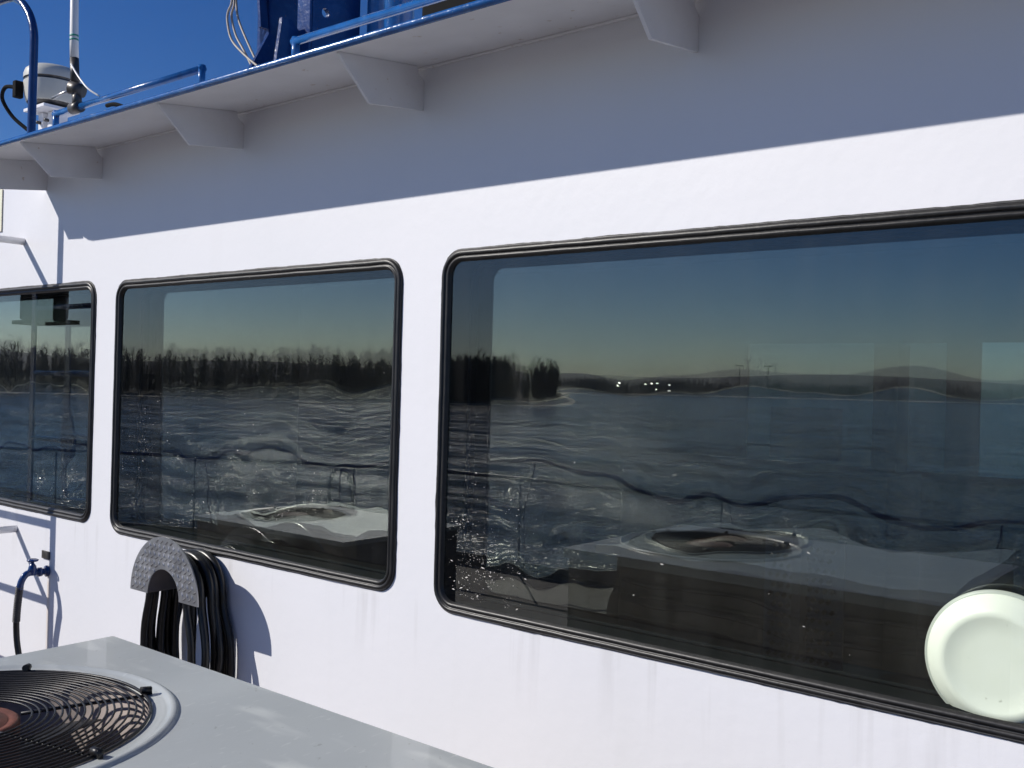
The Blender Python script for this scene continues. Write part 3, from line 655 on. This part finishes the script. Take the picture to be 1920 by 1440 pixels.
# radar dome
RC = Vector((-6.99, 1.18, 3.50))
rd = thing('radar_dome', (RC.x, RC.y, 2.6), 'white radar dome on a white post at the far left of the roof', 'radar')
MB().lathe([(0, .285), (.10, .280), (.150, .266), (.178, .242), (.188, .212), (.189, .178)], RC, 'z', 48).build('upper_shell', M['radar'], rd)
MB().lathe([(.187, .178), (.181, .172), (.181, .160), (.187, .155)], RC, 'z', 48).build('seam', M['dark'], rd)
MB().lathe([(.188, .155), (.185, .09), (.178, .045), (.170, .022), (.165, .010), (0, .010)], RC, 'z', 48).build('lower_shell', M['radar'], rd)
MB().lathe([(.166, .012), (.150, -.01), (.0, -.01)], RC, 'z', 32).build('foot', M['dark'], rd)
mb = MB().box(RC+Vector((0, 0, -.035)), (.30, .26, .02)); mb.build('mount_plate', M['white2'], rd)
mb = MB(); mb.box(RC+Vector((-.06, 0, -.49)), (.06, .10, .88)); mb.box(RC+Vector((.05, .02, -.49)), (.09, .10, .88)); mb.build('post', M['white2'], rd)
for dx in (-.06, .06): MB().lathe([(0, 0), (.012, 0), (.012, .03), (0, .03)], RC+Vector((dx, -.08, -.12)), 'y', 10).build('bolt', M['dark'], rd)
MB().box(RC+Vector((-.10, -.195, .09)), (.05, .06, .12)).build('connector', M['black'], rd, bevel=.01)
MB().tube(smooth_curve([RC+Vector(v) for v in ((-.13, -.19, .11), (-.26, -.21, .13), (-.33, -.2, .06), (-.28, -.15, -.06), (-.16, -.1, -.16), (-.05, -.06, -.24), (-.04, -.04, -.5))], 6), .014, 8).build('cable', M['black'], rd)
# whip antenna clamped to the short rail
an = thing('whip_antenna', (-3.735, -.3, 2.63), 'white whip antenna with green bands clamped to the short blue rail', 'antenna')
MB().tube([(-3.757, -.30, 2.83), (-3.763, -.30, 2.915), (-3.80, -.3, 3.9)], .0165, 16, radii=[.0165, .016, .011]).build('whip', M['whip'], an)
for z in (2.900, 2.916): MB().tube([(-3.7625, -.30, z), (-3.763, -.30, z+.006)], .0172, 16).build('green_band', M['green'], an)
MB().tube([(-3.745, -.30, 2.73), (-3.757, -.30, 2.83)], .0172, 14).build('ferrule', M['dark'], an)
MB().tube([(-3.752, -.318, 2.712), (-3.71, -.282, 2.698)], .026, 14).build('ratchet', M['dark'], an)
MB().tube([(-3.735, -.31, 2.705), (-3.80, -.33, 2.690), (-3.862, -.33, 2.683)], .0055, 8, radii=[.008, .005, .006]).build('lever', M['steel'], an)
mb = MB(); mb.tube([(-3.728, -.30, 2.633), (-3.728, -.30, 2.70)], .018, 14); mb.tube([(-3.762, -.30, 2.633), (-3.70, -.30, 2.633)], .022, 14); mb.build('clamp', M['dark'], an)
MB().tube(smooth_curve([(-3.742, -.32, 2.80), (-3.67, -.33, 2.742), (-3.59, -.33, 2.678), (-3.54, -.31, 2.645)], 5), .0035, 6).build('lead', M['whip'], an)
MB().tube(smooth_curve([(-3.50, -.30, 2.605), (-3.44, -.30, 2.600), (-3.37, -.28, 2.575)], 5), .008, 8, radii=None).build('lead_end', M['black'], an)
# blue mast
ms = thing('blue_mast', (-4.1, 1.1, 2.6), 'massive blue painted steel mast footing with plates, gussets and pipes on the roof', 'mast')
Zt = 5.2; Zb = 2.60
def beam(x0, x1, y0, y1, name='beam'): MB().box(((x0+x1)/2, (y0+y1)/2, (Zt+Zb)/2), (x1-x0, y1-y0, Zt-Zb)).build(name, M['blue'], ms, bevel=.004)
beam(-4.405, -4.30, 1.03, 1.235)
beam(-4.00, -3.90, .975, .990, 'flange_plate'); 
def beam_hole():
    bm = bmesh.new(); y0, y1 = .992, 1.31; z0, z1 = Zb, Zt; cy_, cz_ = 1.075, 1.6+3.275*.5715; r_ = .024
    for x in (-3.90, -3.925):
        vs = [bm.verts.new((x, y, z)) for y, z in ((y0, z0), (y1, z0), (y1, z1), (y0, z1))]; es = [bm.edges.new((vs[i], vs[(i+1) % 4])) for i in range(4)]
        hv = [bm.verts.new((x, cy_+r_*cos(i*pi/10), cz_+r_*sin(i*pi/10))) for i in range(20)]; es += [bm.edges.new((hv[i], hv[(i+1) % 20])) for i in range(20)]
        bmesh.ops.triangle_fill(bm, edges=es, use_beauty=True)
        if x == -3.90: A = (vs, hv)
        else: B = (vs, hv)
    for q in (0, 1):
        n = len(A[q])
        for i in range(n): bm.faces.new((A[q][i], A[q][(i+1) % n], B[q][(i+1) % n], B[q][i]))
    bmesh.ops.recalc_face_normals(bm, faces=bm.faces)
    me = bpy.data.meshes.new('web_plate'); bm.to_mesh(me); bm.free(); me.materials.append(M['blue']); o = bpy.data.objects.new('web_plate', me); COL.objects.link(o); o.parent = ms; o.matrix_parent_inverse = ms.matrix_world.inverted()
beam_hole()
# tapered gusset plates standing on the roof, edges catching the sun
def P(px_x, x): return x
def gus(x, pts, name='gusset', t=.022): MB().prism([(x, y, z) for y, z in pts], (-t, 0, 0)).build(name, M['blue'], ms)
gus(-4.26, [(.84, 2.6), (.885, 3.20), (1.0, 3.42), (1.22, 3.42), (1.22, 2.6)])
gus(-3.985, [(.76, 2.6), (.87, 3.405), (.93, 3.41), (.985, 3.36), (1.02, 3.2), (1.05, 2.6)])
MB().box((-4.37, 1.0, 3.95), (.02, .05, 1.0), Matrix.Rotation(-.12, 3, 'Y')).build('conduit', M['blue'], ms)
for (rat, y, r_) in ((-1.075, 1.35, .05), (-1.005-.022, 1.10, .072)):
    x = rat*(y+2.2); MB().tube([(x, y, Zb), (x, y, Zt)], r_, 20).build('pipe', M['bluep'], ms)
# black box behind the long rail
bb = thing('black_box', (-2.2, .2, 2.6), 'black equipment box on the roof behind the long blue rail', 'box')
MB().box((-2.06, .23, 2.80), (.36, .30, .42)).build('casing', M['black'], bb, bevel=.01)
# floodlight housing and cables
fl = thing('floodlight', (-4.6, .95, 3.8), 'white floodlight housing at the top edge left of the blue mast', 'floodlight')
MB().box((-4.53, 1.05, 3.87), (.20, .18, .23)).build('housing', M['radar'], fl, bevel=.03)
MB().box((-4.485, .955, 3.87), (.10, .02, .15)).build('lens', M['black'], fl, bevel=.01)
MB().box((-4.415, 1.10, 3.87), (.05, .03, .03)).build('arm', M['blue'], fl)
cb = thing('hanging_cables', (-4.5, .9, 2.7), 'three thin grey cables hanging in loops beside the blue mast', 'cable')
CB = [[(448, -60), (432, -5), (421, 18), (420, 48), (432, 88), (458, 112), (486, 127)], [(450, -60), (437, 0), (431, 30), (440, 75), (455, 110), (472, 124)], [(446, -60), (441, 0), (446, 40), (462, 85), (485, 121), (500, 128)]]
CBW = [[(-4.783, 4.076), (-4.878, 3.846), (-4.940, 3.759), (-4.931, 3.658), (-4.834, 3.507), (-4.683, 3.397), (-4.552, 3.316)]]
def cable(off, pts3): MB().tube(smooth_curve(pts3, 6), .0062, 8).build('cable', M['cable'], cb)
A_ = [[(-1.444, .680), (-1.437, .645), (-1.4475, .628), (-1.448, .610), (-1.434, .577), (-1.397, .545), (-1.357, .517)],
      [(-1.435, .68), (-1.430, .640), (-1.437, .620), (-1.424, .585), (-1.401, .555), (-1.376, .522)],
      [(-1.43, .68), (-1.4245, .640), (-1.4175, .611), (-1.395, .573), (-1.3576, .521), (-1.335, .507)]]
for k, a in enumerate(A_):
    d_ = 3.10+.02*k; cable(k, [(rx*d_, d_-2.2, 1.6+rz*d_) for rx, rz in a])

# ------------------------------------------------------------------ small things on the shores
for k, (x, y) in enumerate(((-171, -268), (-166, -280), (-196, -345), (-200, -352))):
    t = thing('shore_light', (x, y, WZ), ['leftmost tiny bright lamp mirrored among the dark trees', 'second tiny bright lamp mirrored by the tree clump', 'upper bright lamp right of the mirrored tree clump', 'lower bright lamp at the mirrored water edge'][k], 'lamp', 'bright lamps on the shore')
lampm = bpy.data.materials.new('lit_lamp'); lampm.use_nodes = True
_p = lampm.node_tree.nodes['Principled BSDF']; _p.inputs['Emission Color'].default_value = (1, .95, .85, 1); _p.inputs['Emission Strength'].default_value = 30
for t in [o for o in COL.objects if o.name.startswith('shore_light')]:
    h = 6.0 if '3' not in t.name else 3.5
    MB().tube([t.location, t.location+Vector((0, 0, h))], .08, 6).build('post', M['dark'], t)
    MB().box(t.location+Vector((0, 0, h+.15)), (.5, .5, .3)).build('lamp_head', lampm, t, bevel=.05)
for k, (x, y) in enumerate(((-268, -560), (-252, -566))):
    t = thing('floodlight_mast', (x, y, WZ), ['left of two tall lamp masts mirrored on the far shore', 'right of two tall lamp masts mirrored on the far shore'][k], 'lamp mast', 'lamp masts on the far shore')
    MB().tube([(x, y, WZ), (x, y, WZ+20)], .3, 6).build('pole', M['dark'], t); MB().box((x, y, WZ+20), (5, 1, .8)).build('lamp_bar', M['dark'], t)

# ------------------------------------------------------------------ air
hz = MB().box((0, 0, 20.5), (7600, 7600, 49)).build('haze', None); hz.data.materials.clear()
hm = bpy.data.materials.new('haze_air'); hm.use_nodes = True; hm.node_tree.nodes.clear()
_o = hm.node_tree.nodes.new('ShaderNodeOutputMaterial'); _v = hm.node_tree.nodes.new('ShaderNodeVolumePrincipled'); _v.inputs['Density'].default_value = .0002
_v.inputs['Color'].default_value = (.9, .94, 1, 1); hm.node_tree.links.new(_v.outputs[0], _o.inputs['Volume']); hz.data.materials.append(hm); tag(hz, kind='stuff')
